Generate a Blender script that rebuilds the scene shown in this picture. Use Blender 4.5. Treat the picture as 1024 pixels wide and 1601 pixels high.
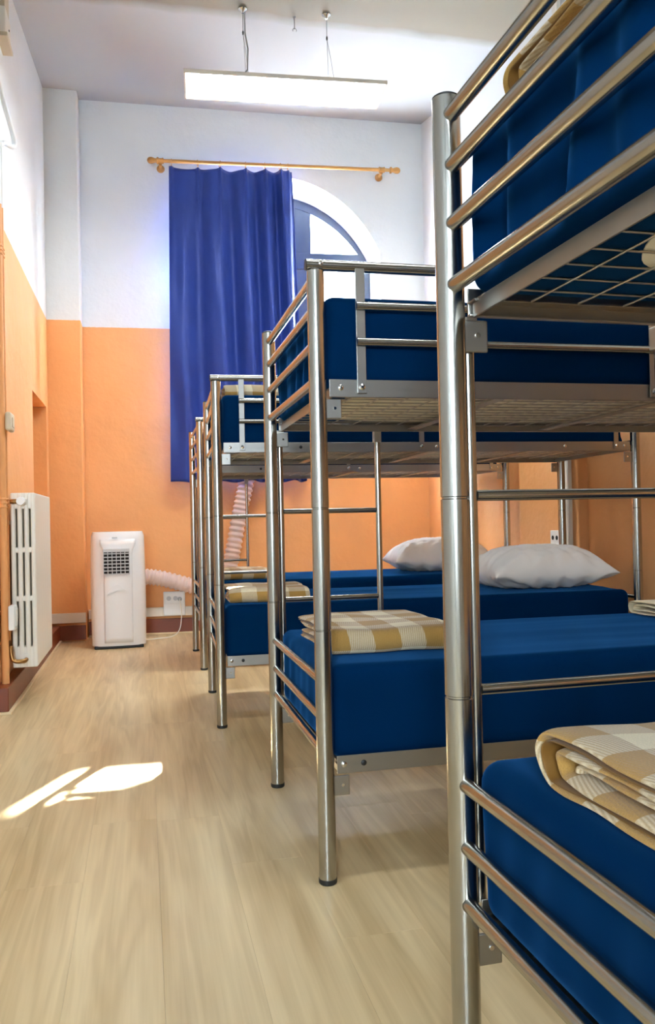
import bpy, bmesh, math, random
from mathutils import Vector, Matrix, noise
random.seed(7)
sc = bpy.context.scene
for o in list(bpy.data.objects):
    bpy.data.objects.remove(o)
COL = sc.collection
PI = math.pi

# ------------------------------------------------------------------ camera
F_PX, PITCH, ROLL, YAW, CAM_H = 1299.1, 0.0105, -0.0212, 0.218, 0.9245
cam_d = bpy.data.cameras.new('camera')
cam = bpy.data.objects.new('camera', cam_d)
COL.objects.link(cam)
cam_d.sensor_fit = 'HORIZONTAL'
cam_d.sensor_width = 36.0
cam_d.lens = 36.0 * F_PX / 1024.0
cam_d.clip_start = 0.02
Rv = Vector((math.cos(YAW), -math.sin(YAW), 0))
Fh = Vector((math.sin(YAW), math.cos(YAW), 0))
Fv = Fh * math.cos(PITCH) + Vector((0, 0, math.sin(PITCH)))
Uv = -Fh * math.sin(PITCH) + Vector((0, 0, math.cos(PITCH)))
R2 = Rv * math.cos(ROLL) + Uv * math.sin(ROLL)
U2 = -Rv * math.sin(ROLL) + Uv * math.cos(ROLL)
cam.matrix_world = Matrix(((R2.x, U2.x, -Fv.x, 0), (R2.y, U2.y, -Fv.y, 0), (R2.z, U2.z, -Fv.z, CAM_H), (0, 0, 0, 1)))
sc.camera = cam

# ------------------------------------------------------------------ daylight
SKY_STRENGTH = 34.0
SUN_STRENGTH = 130.0
LAMP_STRENGTH = 38.0
w = bpy.data.worlds.new('daylight')
sc.world = w
w.use_nodes = True
bg = w.node_tree.nodes['Background']
bg.inputs[0].default_value = (0.80, 0.91, 1.0, 1)
bg.inputs[1].default_value = SKY_STRENGTH
sun_d = bpy.data.lights.new('sun', 'SUN')
sun_d.energy = SUN_STRENGTH
sun_d.angle = math.radians(0.9)
sun_d.color = (1.0, 0.95, 0.86)
sun = bpy.data.objects.new('sun', sun_d)
COL.objects.link(sun)
SUN_K, SUN_E = 0.428, 0.735          # sideways drift per metre of depth, tangent of elevation
hor = math.sqrt(1 + SUN_K ** 2)
sdir = Vector((-SUN_K, -1.0, -SUN_E * hor)).normalized()
sun.rotation_euler = sdir.to_track_quat('-Z', 'Y').to_euler()
sun.location = (4, 14, 8)

vs = sc.view_settings
vs.view_transform = 'Standard'
vs.look = 'None'
vs.exposure = 0.68
vs.gamma = 1.0
vs.use_curve_mapping = False

# ------------------------------------------------------------------ material helpers
def lin(r, g, b):
    f = lambda c: (c / 255 / 12.92) if c / 255 <= 0.04045 else ((c / 255 + 0.055) / 1.055) ** 2.4
    return (f(r), f(g), f(b), 1)

class NT:
    def __init__(self, name):
        self.m = bpy.data.materials.new(name)
        self.m.use_nodes = True
        self.t = self.m.node_tree
        self.b = self.t.nodes['Principled BSDF']
        self.out = self.t.nodes['Material Output']
    def n(self, typ, **kw):
        nd = self.t.nodes.new(typ)
        for k, v in kw.items():
            if k.startswith('i_'):
                key = k[2:]
                key = int(key) if key.isdigit() else key
                nd.inputs[key].default_value = v
            else:
                setattr(nd, k, v)
        return nd
    def l(self, a, b):
        self.t.links.new(a, b)
    def math(self, op, a, b=None, c=None, clamp=False):
        nd = self.n('ShaderNodeMath', operation=op)
        nd.use_clamp = clamp
        for i, x in enumerate((a, b, c)):
            if x is None:
                continue
            if isinstance(x, (int, float)):
                nd.inputs[i].default_value = x
            else:
                self.l(x, nd.inputs[i])
        return nd.outputs[0]
    def mix(self, fac, a, b):
        nd = self.n('ShaderNodeMix', data_type='RGBA')
        for sock, x in ((nd.inputs[0], fac), (nd.inputs[6], a), (nd.inputs[7], b)):
            if hasattr(x, 'is_output'):
                self.l(x, sock)
            else:
                sock.default_value = x
        return nd.outputs[2]
    def bump(self, h, strength=0.3, dist=0.01):
        nd = self.n('ShaderNodeBump')
        nd.inputs['Strength'].default_value = strength
        nd.inputs['Distance'].default_value = dist
        self.l(h, nd.inputs['Height'])
        self.l(nd.outputs[0], self.b.inputs['Normal'])
        return nd
    def set(self, **kw):
        for k, v in kw.items():
            self.b.inputs[k.replace('_', ' ')].default_value = v
        return self

M = {}
def simple(name, col, rough=0.5, metal=0.0, **kw):
    t = NT(name)
    t.set(Base_Color=col, Roughness=rough, Metallic=metal)
    for k, v in kw.items():
        t.b.inputs[k.replace('_', ' ')].default_value = v
    M[name] = t.m
    return t

PAINT_Z = 2.585
def paint(name, split=True, low=lin(232, 168, 108), high=lin(228, 231, 232)):
    t = NT(name)
    geo = t.n('ShaderNodeNewGeometry')
    n1 = t.n('ShaderNodeTexNoise', i_Scale=3.0, i_Detail=4.0)
    n2 = t.n('ShaderNodeTexNoise', i_Scale=38.0, i_Detail=6.0)
    t.l(geo.outputs['Position'], n1.inputs['Vector'])
    t.l(geo.outputs['Position'], n2.inputs['Vector'])
    vary = t.math('MULTIPLY_ADD', n1.outputs[0], 0.16, -0.08)
    lo = t.n('ShaderNodeHueSaturation')
    lo.inputs['Color'].default_value = low
    t.l(t.math('ADD', vary, 1.0), lo.inputs['Value'])
    hi = t.n('ShaderNodeHueSaturation')
    hi.inputs['Color'].default_value = high
    t.l(t.math('MULTIPLY_ADD', vary, 0.35, 1.0), hi.inputs['Value'])
    if split:
        sep = t.n('ShaderNodeSeparateXYZ')
        t.l(geo.outputs['Position'], sep.inputs[0])
        wob = t.math('MULTIPLY_ADD', n2.outputs[0], 0.008, -0.004)
        z = t.math('ADD', sep.outputs[2], wob)
        fac = t.math('GREATER_THAN', z, PAINT_Z)
        t.l(t.mix(fac, lo.outputs[0], hi.outputs[0]), t.b.inputs['Base Color'])
    else:
        t.l(hi.outputs[0], t.b.inputs['Base Color'])
    t.set(Roughness=0.55)
    t.b.inputs['Specular IOR Level'].default_value = 0.35
    n3 = t.n('ShaderNodeTexNoise', i_Scale=9.0, i_Detail=3.0)
    t.l(geo.outputs['Position'], n3.inputs['Vector'])
    h = t.math('ADD', t.math('MULTIPLY', n3.outputs[0], 1.0), t.math('MULTIPLY', n2.outputs[0], 0.25))
    t.bump(h, 0.5, 0.014)
    M[name] = t.m
paint('wall_paint')
paint('white_paint', split=False)  # for the unseen walls, kept white so their bounce stays neutral

# ceiling: flat part coloured darker, slope lighter, imitating window light on the slope
t = NT('ceiling_shaded_paint')
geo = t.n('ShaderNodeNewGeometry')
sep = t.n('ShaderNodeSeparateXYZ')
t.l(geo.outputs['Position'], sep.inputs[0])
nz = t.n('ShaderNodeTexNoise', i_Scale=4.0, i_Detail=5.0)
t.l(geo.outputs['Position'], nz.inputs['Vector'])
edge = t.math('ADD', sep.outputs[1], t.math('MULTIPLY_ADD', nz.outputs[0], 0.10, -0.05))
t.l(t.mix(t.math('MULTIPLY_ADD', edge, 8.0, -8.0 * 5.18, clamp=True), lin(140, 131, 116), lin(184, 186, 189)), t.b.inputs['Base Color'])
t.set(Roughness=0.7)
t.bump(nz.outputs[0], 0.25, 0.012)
M['ceiling_shaded_paint'] = t.m

# steel: brushed nickel
def steel(name, col, rough):
    t = NT(name)
    t.set(Base_Color=col, Metallic=1.0, Roughness=rough)
    tc = t.n('ShaderNodeTexCoord')
    mp = t.n('ShaderNodeMapping')
    mp.inputs['Scale'].default_value = (60, 60, 60)
    t.l(tc.outputs['Object'], mp.inputs[0])
    n1 = t.n('ShaderNodeTexNoise', i_Scale=1.0, i_Detail=5.0)
    t.l(mp.outputs[0], n1.inputs['Vector'])
    M[name] = t.m
steel('steel', (0.42, 0.41, 0.38, 1), 0.22)
steel('steel_flat', (0.38, 0.37, 0.345, 1), 0.36)
steel('wire', (0.62, 0.60, 0.56, 1), 0.35)
simple('black_plastic', (0.012, 0.012, 0.012, 1), 0.5)
simple('white_plastic', lin(240, 240, 238), 0.35)
simple('ac_white', lin(242, 243, 244), 0.25)
simple('beige_plastic', lin(205, 192, 165), 0.45)
simple('radiator_white', lin(238, 232, 220), 0.35)
simple('dark_gap', lin(26, 20, 17), 0.8)
simple('brass', lin(170, 130, 80), 0.35, 1.0)
simple('chrome', (0.7, 0.7, 0.7, 1), 0.15, 1.0)
simple('beige_trim', lin(225, 200, 160), 0.5)
simple('conduit_white', lin(232, 226, 214), 0.45)
simple('cable_grey', lin(150, 148, 145), 0.5)
simple('grille_grey', lin(196, 198, 200), 0.4)
simple('lamp_frame', lin(214, 204, 190), 0.4)
simple('window_paint', lin(46, 56, 74), 0.4)

# dark reddish baseboard
t = NT('baseboard_paint')
tc = t.n('ShaderNodeTexCoord')
nz = t.n('ShaderNodeTexNoise', i_Scale=6.0, i_Detail=4.0)
t.l(tc.outputs['Object'], nz.inputs['Vector'])
t.l(t.mix(nz.outputs[0], lin(100, 42, 16), lin(142, 66, 30)), t.b.inputs['Base Color'])
t.set(Roughness=0.4)
M['baseboard_paint'] = t.m

# pine for the curtain rod
t = NT('rod_wood')
tc = t.n('ShaderNodeTexCoord')
mp = t.n('ShaderNodeMapping')
mp.inputs['Scale'].default_value = (2, 40, 40)
t.l(tc.outputs['Object'], mp.inputs[0])
nz = t.n('ShaderNodeTexNoise', i_Scale=2.0, i_Detail=4.0)
t.l(mp.outputs[0], nz.inputs['Vector'])
t.l(t.mix(nz.outputs[0], lin(150, 98, 40), lin(198, 148, 80)), t.b.inputs['Base Color'])
t.set(Roughness=0.4)
M['rod_wood'] = t.m

# oak laminate, one random tone and grain offset per plank
t = NT('oak_laminate')
tc = t.n('ShaderNodeTexCoord')
oi = t.n('ShaderNodeObjectInfo')
off = t.n('ShaderNodeCombineXYZ')
t.l(t.math('MULTIPLY', oi.outputs['Random'], 37.0), off.inputs[0])
t.l(t.math('MULTIPLY', oi.outputs['Random'], 91.0), off.inputs[1])
va = t.n('ShaderNodeVectorMath', operation='ADD')
t.l(tc.outputs['Object'], va.inputs[0])
t.l(off.outputs[0], va.inputs[1])
mp = t.n('ShaderNodeMapping')
mp.inputs['Scale'].default_value = (6.0, 0.42, 1.0)
t.l(va.outputs[0], mp.inputs[0])
n1 = t.n('ShaderNodeTexNoise', i_Scale=1.6, i_Detail=3.0, i_Distortion=0.6)
t.l(mp.outputs[0], n1.inputs['Vector'])
ring = t.math('SINE', t.math('MULTIPLY', n1.outputs[0], 34.0))
mp2 = t.n('ShaderNodeMapping')
mp2.inputs['Scale'].default_value = (120.0, 2.5, 1.0)
t.l(va.outputs[0], mp2.inputs[0])
n2 = t.n('ShaderNodeTexNoise', i_Scale=1.0, i_Detail=3.0)
t.l(mp2.outputs[0], n2.inputs['Vector'])
grain = t.math('ADD', t.math('MULTIPLY_ADD', ring, 0.10, 0.24), t.math('MULTIPLY', n2.outputs[0], 0.30), clamp=True)
n3 = t.n('ShaderNodeTexNoise', i_Scale=1.0, i_Detail=3.0)
geo = t.n('ShaderNodeNewGeometry')
mp3 = t.n('ShaderNodeMapping')
mp3.inputs['Scale'].default_value = (7.0, 0.7, 1.0)
t.l(geo.outputs['Position'], mp3.inputs[0])
t.l(mp3.outputs[0], n3.inputs['Vector'])
grain = t.math('ADD', grain, t.math('MULTIPLY_ADD', n3.outputs[0], 1.5, -0.75), clamp=True)
base = t.mix(grain, lin(232, 211, 168), lin(172, 142, 94))
tone = t.n('ShaderNodeHueSaturation')
t.l(base, tone.inputs['Color'])
t.l(t.math('MULTIPLY_ADD', oi.outputs['Random'], 0.05, 0.975), tone.inputs['Value'])
t.l(tone.outputs[0], t.b.inputs['Base Color'])
t.set(Roughness=0.36)
t.l(t.math('MULTIPLY_ADD', n2.outputs[0], 0.15, 0.29), t.b.inputs['Roughness'])
t.bump(n2.outputs[0], 0.06, 0.002)
M['oak_laminate'] = t.m
simple('floor_base', lin(110, 92, 68), 0.8)

# cloths
def cloth(name, col, rough=0.65, sheen=0.3, scale=900.0, tint=None, spec=0.3):
    t = NT(name)
    tc = t.n('ShaderNodeTexCoord')
    wv = t.n('ShaderNodeTexNoise', i_Scale=scale, i_Detail=1.0)
    t.l(tc.outputs['Object'], wv.inputs['Vector'])
    n1 = t.n('ShaderNodeTexNoise', i_Scale=5.0, i_Detail=3.0)
    t.l(tc.outputs['Object'], n1.inputs['Vector'])
    hs = t.n('ShaderNodeHueSaturation')
    hs.inputs['Color'].default_value = col
    t.l(t.math('ADD', t.math('MULTIPLY_ADD', n1.outputs[0], 0.25, 0.80), t.math('MULTIPLY', wv.outputs[0], 0.15)), hs.inputs['Value'])
    t.l(hs.outputs[0], t.b.inputs['Base Color'])
    t.set(Roughness=rough)
    t.b.inputs['Specular IOR Level'].default_value = spec
    t.b.inputs['Sheen Weight'].default_value = sheen
    t.b.inputs['Sheen Roughness'].default_value = 0.4
    if tint:
        t.b.inputs['Sheen Tint'].default_value = tint
    if tint:
        t.b.inputs['Specular Tint'].default_value = tint
    t.bump(wv.outputs[0], 0.12, 0.001)
    M[name] = t.m
    return t
cloth('sheet_blue', (0.0007, 0.0175, 0.066, 1), 0.50, 0.28, tint=(0.08, 0.38, 1, 1), spec=0.0)
cloth('pillow_white', lin(250, 249, 247), 0.8, 0.1)
cloth('ticking_cream', lin(244, 240, 224), 0.8, 0.1)
cloth('towel_cream', lin(232, 216, 180), 0.9, 0.2)
cloth('lining_brown', lin(128, 90, 38), 0.5, 0.2)
t = cloth('curtain_blue', (0.018, 0.040, 0.215, 1), 0.40, 0.06, tint=(0.5, 0.55, 1, 1), spec=0.5)
t2 = NT  # noqa

def plaid(name):
    t = NT(name)
    uv = t.n('ShaderNodeUVMap')
    sep = t.n('ShaderNodeSeparateXYZ')
    t.l(uv.outputs[0], sep.inputs[0])
    s, u = sep.outputs[0], sep.outputs[1]
    P = 0.150
    def band(x, o):
        fr = t.math('FRACT', t.math('DIVIDE', t.math('ADD', x, o), P))
        return t.math('LESS_THAN', fr, 0.52)
    a, b = band(s, 0.03), band(u, 0.02)
    both = t.math('MULTIPLY', a, b)
    one = t.math('SUBTRACT', t.math('ADD', a, b), t.math('MULTIPLY', both, 2.0))
    diag = t.math('ADD', t.math('MULTIPLY', s, 0.25), u)
    tw = t.math('MULTIPLY_ADD', t.math('SINE', t.math('MULTIPLY', diag, 2 * PI / 0.0060)), 0.28, 0.48, clamp=True)
    nz = t.n('ShaderNodeTexNoise', i_Scale=420.0, i_Detail=2.0)
    t.l(uv.outputs[0], nz.inputs['Vector'])
    cream, tan = lin(242, 230, 198), lin(182, 142, 78)
    c1 = t.mix(both, cream, tan)
    half = t.mix(tw, lin(230, 215, 184), lin(180, 148, 102))
    c2 = t.mix(one, c1, half)
    hs = t.n('ShaderNodeHueSaturation')
    t.l(c2, hs.inputs['Color'])
    t.l(t.math('MULTIPLY_ADD', nz.outputs[0], 0.5, 0.72), hs.inputs['Value'])
    t.l(hs.outputs[0], t.b.inputs['Base Color'])
    t.set(Roughness=0.95)
    t.b.inputs['Sheen Weight'].default_value = 0.25
    t.b.inputs['Specular IOR Level'].default_value = 0.1
    h = t.math('ADD', t.math('MULTIPLY', tw, 0.6), nz.outputs[0])
    t.bump(h, 0.6, 0.002)
    M[name] = t.m
plaid('plaid_wool')

# lamp diffuser
t = NT('lamp_diffuser')
t.set(Base_Color=(0.9, 0.9, 0.9, 1))
t.b.inputs['Emission Color'].default_value = (0.90, 0.97, 1.0, 1)
t.b.inputs['Emission Strength'].default_value = LAMP_STRENGTH
M['lamp_diffuser'] = t.m
M['fill_lamp_diffuser'] = t.m.copy()  # weaker glow for the added fill lamp
M['fill_lamp_diffuser'].name = 'fill_lamp_diffuser'
M['fill_lamp_diffuser'].node_tree.nodes['Principled BSDF'].inputs['Emission Strength'].default_value = LAMP_STRENGTH * 0.40

# clear glass: lets daylight straight through with a faint reflection
def pane_mat(name, frost):
    t = NT(name)
    tr = t.n('ShaderNodeBsdfTransparent')
    tr.inputs[0].default_value = (0.97, 0.99, 1.0, 1)
    gl = t.n('ShaderNodeBsdfGlossy')
    gl.inputs['Roughness'].default_value = 0.02
    mx = t.n('ShaderNodeMixShader')
    mx.inputs[0].default_value = 0.05
    t.l(tr.outputs[0], mx.inputs[1])
    t.l(gl.outputs[0], mx.inputs[2])
    last = mx
    if frost:
        tl = t.n('ShaderNodeBsdfTranslucent')
        tl.inputs[0].default_value = (0.92, 0.96, 1.0, 1)
        m2 = t.n('ShaderNodeMixShader')
        m2.inputs[0].default_value = frost
        t.l(mx.outputs[0], m2.inputs[1])
        t.l(tl.outputs[0], m2.inputs[2])
        last = m2
    t.l(last.outputs[0], t.out.inputs['Surface'])
    M[name] = t.m
pane_mat('clear_glass', 0)
pane_mat('frosted_glass', 0.90)

# hose plastic, slightly see-through
t = NT('hose_plastic')
t.set(Base_Color=lin(236, 214, 206), Roughness=0.45)
t.b.inputs['Alpha'].default_value = 0.72
M['hose_plastic'] = t.m

# ------------------------------------------------------------------ mesh helpers
class MB:
    """collects shapes into one mesh"""
    def __init__(self):
        self.v, self.f, self.uv = [], [], None
    def add(self, vs, fs):
        o = len(self.v)
        self.v += [tuple(p) for p in vs]
        self.f += [tuple(i + o for i in f) for f in fs]
        return self
    def box(self, a, b, bev=0.0):
        x0, y0, z0 = a
        x1, y1, z1 = b
        if bev <= 0:
            vs = [(x0, y0, z0), (x1, y0, z0), (x1, y1, z0), (x0, y1, z0), (x0, y0, z1), (x1, y0, z1), (x1, y1, z1), (x0, y1, z1)]
            fs = [(0, 3, 2, 1), (4, 5, 6, 7), (0, 1, 5, 4), (1, 2, 6, 5), (2, 3, 7, 6), (3, 0, 4, 7)]
            return self.add(vs, fs)
        bm = bmesh.new()
        bmesh.ops.create_cube(bm, size=1)
        for v in bm.verts:
            v.co = Vector(((x0 + x1) / 2 + v.co.x * (x1 - x0), (y0 + y1) / 2 + v.co.y * (y1 - y0), (z0 + z1) / 2 + v.co.z * (z1 - z0)))
        bmesh.ops.bevel(bm, geom=bm.edges[:], offset=bev, segments=2, affect='EDGES', profile=0.5)
        bm.verts.index_update()
        self.add([v.co[:] for v in bm.verts], [[v.index for v in f.verts] for f in bm.faces])
        bm.free()
        return self
    def tube(self, path, r, seg=16, caps=True, rf=None):
        path = [Vector(p) for p in path]
        n = len(path)
        vs, fs = [], []
        ref = None
        for i, p in enumerate(path):
            d = (path[min(i + 1, n - 1)] - path[max(i - 1, 0)]).normalized()
            if ref is None:
                ref = Vector((0, 0, 1)) if abs(d.z) < 0.9 else Vector((1, 0, 0))
            s = d.cross(ref).normalized()
            q = s.cross(d).normalized()
            ref = q
            rr = rf(i) if rf else r
            for k in range(seg):
                a = 2 * PI * k / seg
                vs.append(p + (s * math.cos(a) + q * math.sin(a)) * rr)
        for i in range(n - 1):
            for k in range(seg):
                k2 = (k + 1) % seg
                fs.append((i * seg + k, (i + 1) * seg + k, (i + 1) * seg + k2, i * seg + k2))
        if caps:
            fs.append(tuple(range(seg)))
            fs.append(tuple((n - 1) * seg + k for k in reversed(range(seg))))
        return self.add(vs, fs)
    def lathe(self, prof, seg=24, axis='z', c=(0, 0, 0)):
        """prof: list of (radius, height)"""
        vs, fs = [], []
        for r, h in prof:
            for k in range(seg):
                a = 2 * PI * k / seg
                x, y = r * math.cos(a), r * math.sin(a)
                p = {'z': (x, y, h), 'x': (h, x, y), 'y': (y, h, x)}[axis]
                vs.append((p[0] + c[0], p[1] + c[1], p[2] + c[2]))
        n = len(prof)
        for i in range(n - 1):
            for k in range(seg):
                k2 = (k + 1) % seg
                fs.append((i * seg + k, i * seg + k2, (i + 1) * seg + k2, (i + 1) * seg + k))
        fs.append(tuple(reversed(range(seg))))
        fs.append(tuple((n - 1) * seg + k for k in range(seg)))
        return self.add(vs, fs)
    def build(self, name, mat, parent=None, smooth=False, angle=None):
        me = bpy.data.meshes.new(name)
        me.from_pydata(self.v, [], self.f)
        me.update()
        bm = bmesh.new()
        bm.from_mesh(me)
        bmesh.ops.recalc_face_normals(bm, faces=bm.faces[:])
        bm.to_mesh(me)
        bm.free()
        me.materials.append(M[mat])
        o = bpy.data.objects.new(name, me)
        COL.objects.link(o)
        if parent:
            o.parent = parent
        if smooth:
            for p in me.polygons:
                p.use_smooth = True
            if angle is not None:
                me.set_sharp_from_angle(angle=angle)
        return o

A30 = math.radians(35)
def tag(o, label=None, cat=None, group=None, kind=None):
    if label: o['label'] = label
    if cat: o['category'] = cat
    if group: o['group'] = group
    if kind: o['kind'] = kind
    return o
def empty(name, loc=(0, 0, 0), rz=0):
    o = bpy.data.objects.new(name, None)
    o.location = loc
    o.rotation_euler = (0, 0, rz)
    o.empty_display_size = 0.05
    COL.objects.link(o)
    return o
def struct(o, label, cat='wall'):
    return tag(o, label, cat, kind='structure')
def copy_tree(o, parent=None):
    c = o.copy()
    COL.objects.link(c)
    c.parent = parent
    for ch in list(o.children):
        copy_tree(ch, c)
    return c

# ------------------------------------------------------------------ room shell
WLN = -2.0                                    # unseen near left wall, set back and white for neutral reflections
WL = -0.73                                    # left wall plane
BP = Vector((0.382, 7.155, 0))                # a foot point of the back wall
BA = -0.0435                                  # back wall direction
BU = Vector((math.cos(BA), math.sin(BA), 0))
BN = Vector((math.sin(BA), -math.cos(BA), 0)) # into the room
def bw(u, off, z):
    p = BP + BU * u + BN * off
    return (p.x, p.y, z)
Y_REAR = -2.4
def wr(y):                                    # right wall face
    return 2.50 + (7.06 - y) * 0.0226

# floor with separate planks
fl = MB().box((WLN - 0.2, Y_REAR - 0.1, -0.08), (2.95, 7.8, -0.0085)).build('floor', 'floor_base')
struct(fl, 'light oak laminate plank floor', 'floor')
PW, PL = 0.193, 1.29
pb = MB().box((-PW / 2 + 0.0001, -PL / 2 + 0.0001, -0.008), (PW / 2 - 0.0001, PL / 2 - 0.0001, 0.0), 0.0005)
plank0 = pb.build('plank', 'oak_laminate', fl)
first = True
nx = int((2.80 + 2.10) / PW) + 1
for i in range(nx):
    x = -2.10 + PW * (i + 0.5)
    y = Y_REAR - random.random() * PL * 0.9
    while y < (7.35 if x > -0.85 else 4.34):
        yc = y + PL / 2
        if first:
            o = plank0
            first = False
        else:
            o = plank0.copy()
            COL.objects.link(o)
            o.parent = fl
        o.location = (x, yc, 0)
        y += PL

# left wall with the niche behind the radiator
mb = MB()
NY0, NY1, NZ0, NZ1 = 6.0, 6.83, 0.35, 1.865
T = 0.35
mb.box((WL - T, 4.34, -0.05), (WL, NY0, 4.75))
mb.box((WLN - 0.3, 4.34, -0.05), (WL - T, 4.64, 4.75))
mb.box((WL - T, NY1, -0.05), (WL, 7.7, 4.75))
mb.box((WL - T, NY0, NZ1), (WL, NY1, 4.75))
mb.box((WL - T, NY0, -0.05), (WL, NY1, NZ0))
mb.box((WL - T, NY0, NZ0), (WL - 0.24, NY1, NZ1))
struct(mb.build('wall_left', 'wall_paint'), 'plaster wall, white over orange, with a niche')

mb = MB().box((WLN - 0.3, Y_REAR - 0.2, -0.05), (WLN, 4.34, 4.75))
struct(mb.build('wall_left_recess', 'white_paint'), 'unseen plain white plaster wall set back from the radiator wall')

# back wall with the arched window opening
UC, HALF, ZS, EA, EB, EZ = 0.81, 0.907, 1.42, 1.0, 1.104, 2.8275
def arch(u, grow=0.0):
    d = (u - UC) / (EA + grow)
    return EZ + (EB + grow) * math.sqrt(max(0, 1 - d * d))
DEEP = 0.50
mb = MB()
def wall_prism(u0, u1, zb0, zb1, zt):
    vs = []
    for off in (0, -DEEP):
        vs += [bw(u0, off, zb0), bw(u1, off, zb1), bw(u1, off, zt), bw(u0, off, zt)]
    mb.add(vs, [(0, 1, 2, 3), (7, 6, 5, 4), (0, 4, 5, 1), (1, 5, 6, 2), (2, 6, 7, 3), (3, 7, 4, 0)])
wall_prism(-1.6, UC - HALF, -0.05, -0.05, 4.8)
wall_prism(UC + HALF, 2.7, -0.05, -0.05, 4.8)
wall_prism(UC - HALF, UC + HALF, -0.05, -0.05, ZS)   # replaced top below sill
NC = 44
for i in range(NC):
    a = UC - HALF + 2 * HALF * i / NC
    b = UC - HALF + 2 * HALF * (i + 1) / NC
    wall_prism(a, b, arch(a), arch(b), 4.8)
struct(mb.build('wall_back', 'wall_paint'), 'plaster wall, white over orange, with an arched window opening')

# corner pilaster beside the back wall
mb = MB()
px0, px1 = WL - 0.05, -0.468
mb.box((px0, 6.965, -0.05), (px1, 7.3, 4.75), 0.008)
struct(mb.build('trim_1', 'wall_paint'), 'corner pilaster, white over orange', 'pilaster')

# right wall (slightly out of square) and its shallow pilaster
mb = MB()
ya, yb = Y_REAR - 0.2, 7.6
mb.add([(wr(ya), ya, -.05), (wr(yb), yb, -.05), (wr(yb), yb, 4.75), (wr(ya), ya, 4.75),
        (wr(ya) + .3, ya, -.05), (wr(yb) + .3, yb, -.05), (wr(yb) + .3, yb, 4.75), (wr(ya) + .3, ya, 4.75)],
       [(0, 1, 2, 3), (7, 6, 5, 4), (0, 4, 5, 1), (1, 5, 6, 2), (2, 6, 7, 3), (3, 7, 4, 0)])
struct(mb.build('wall_right', 'wall_paint'), 'plaster wall, white over orange, at the heads of the beds')
mb = MB()
mb.box((wr(4.84) - 0.055, 4.45, -0.05), (wr(4.84) + 0.05, 5.23, 4.3), 0.008)
struct(mb.build('trim_2', 'wall_paint'), 'shallow orange pilaster on the wall at the bed heads', 'pilaster')
mb = MB()
RX0, RX1, RZ0, RZ1 = -1.5, -0.4, 1.0, 2.6
for a, b in (((-2.4, -.05), (RX0, 4.75)), ((RX1, -.05), (3.2, 4.75)), ((RX0, RZ1), (RX1, 4.75)), ((RX0, -.05), (RX1, RZ0))):
    mb.box((a[0], Y_REAR - 0.3, a[1]), (b[0], Y_REAR, b[1]))
struct(mb.build('wall_rear', 'white_paint'), 'plain white plaster wall with an opening for the added fill window')

# ceiling: flat, then rising towards the window wall
prof = [(Y_REAR - 0.3, 4.14), (5.05, 4.14), (5.16, 4.146), (5.27, 4.158), (5.40, 4.18), (7.8, 4.60)]
vs, fs = [], []
for x in (-2.35, 3.1):
    vs += [(x, y, z) for y, z in prof] + [(x, y, z + 0.12) for y, z in reversed(prof)]
n = len(prof) * 2
fs = [tuple(range(n)), tuple(reversed(range(n, 2 * n)))] + [(i, (i + 1) % n, n + (i + 1) % n, n + i) for i in range(n)]
struct(MB().add(vs, fs).build('ceiling', 'ceiling_shaded_paint', smooth=True, angle=math.radians(30)), 'off-white plaster ceiling rising towards the window', 'ceiling')

# baseboards, cable trunking
def strip(name, pts, z0, z1, th, mat, label, cat, kind='structure', bev=0.003):
    """pts: two (u) ends along back wall"""
    u0, u1 = pts
    mb = MB()
    mb.box((u0, -th, z0), (u1, 0.0, z1), bev)
    o = mb.build(name, mat)
    o.location = BP
    o.rotation_euler = (0, 0, BA)
    return struct(o, label, cat)
BBu0 = -0.84
strip('baseboard_back', (BBu0, 2.10), 0.012, 0.128, 0.022, 'baseboard_paint', 'dark red-brown baseboard under the white trunking', 'baseboard')
strip('trim_3', (BBu0, 2.10), 0.0, 0.014, 0.034, 'beige_trim', 'thin beige floor bead along the window wall', 'trim')
strip('trim_4', (BBu0, 2.10), 0.15, 0.225, 0.03, 'conduit_white', 'white plastic cable trunking above the baseboard', 'trunking')
mb = MB().box((WL + 0.03, 6.943, 0.012), (px1 + 0.002, 6.964, 0.128), 0.003)
struct(mb.build('baseboard_pilaster', 'baseboard_paint'), 'dark red-brown baseboard on the corner pilaster', 'baseboard')
mb = MB().box((WL + 0.001, 6.935, 0.15), (px1 + 0.002, 6.964, 0.228), 0.003)
struct(mb.build('trim_5', 'conduit_white'), 'white cable trunking on the corner pilaster', 'trunking')
mb = MB().box((WL, 4.37, 0.012), (WL + 0.062, 6.96, 0.13), 0.004)
struct(mb.build('baseboard_left', 'baseboard_paint'), 'thick dark brown baseboard below the radiator', 'baseboard')
mb = MB().box((WL, 4.345, 0.0), (WL + 0.078, 6.96, 0.013), 0.003)
struct(mb.build('trim_6', 'beige_trim'), 'beige floor bead along the radiator wall', 'trim')
mb = MB()
mb.box((0, 0, 0.0), (0.02, 9.3, 0.12), 0.003)
o = mb.build('baseboard_right', 'baseboard_paint')
o.location = (wr(Y_REAR) - 0.021, Y_REAR + 0.02, 0)
o.rotation_euler = (0, 0, math.atan(0.0226))
struct(o, 'dark red-brown baseboard at the bed heads', 'baseboard')

# ------------------------------------------------------------------ window
WO = -0.45
win = empty('window_1', BP, BA)
struct(win, 'arched timber window with grey-blue frame', 'window')
def wbox(name, u0, u1, z0, z1, mat='window_paint', th=0.05, parent=win, off=WO, bev=0.004):
    return MB().box((u0, -off - th / 2, z0), (u1, -off + th / 2, z1), bev).build(name, mat, parent)
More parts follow.
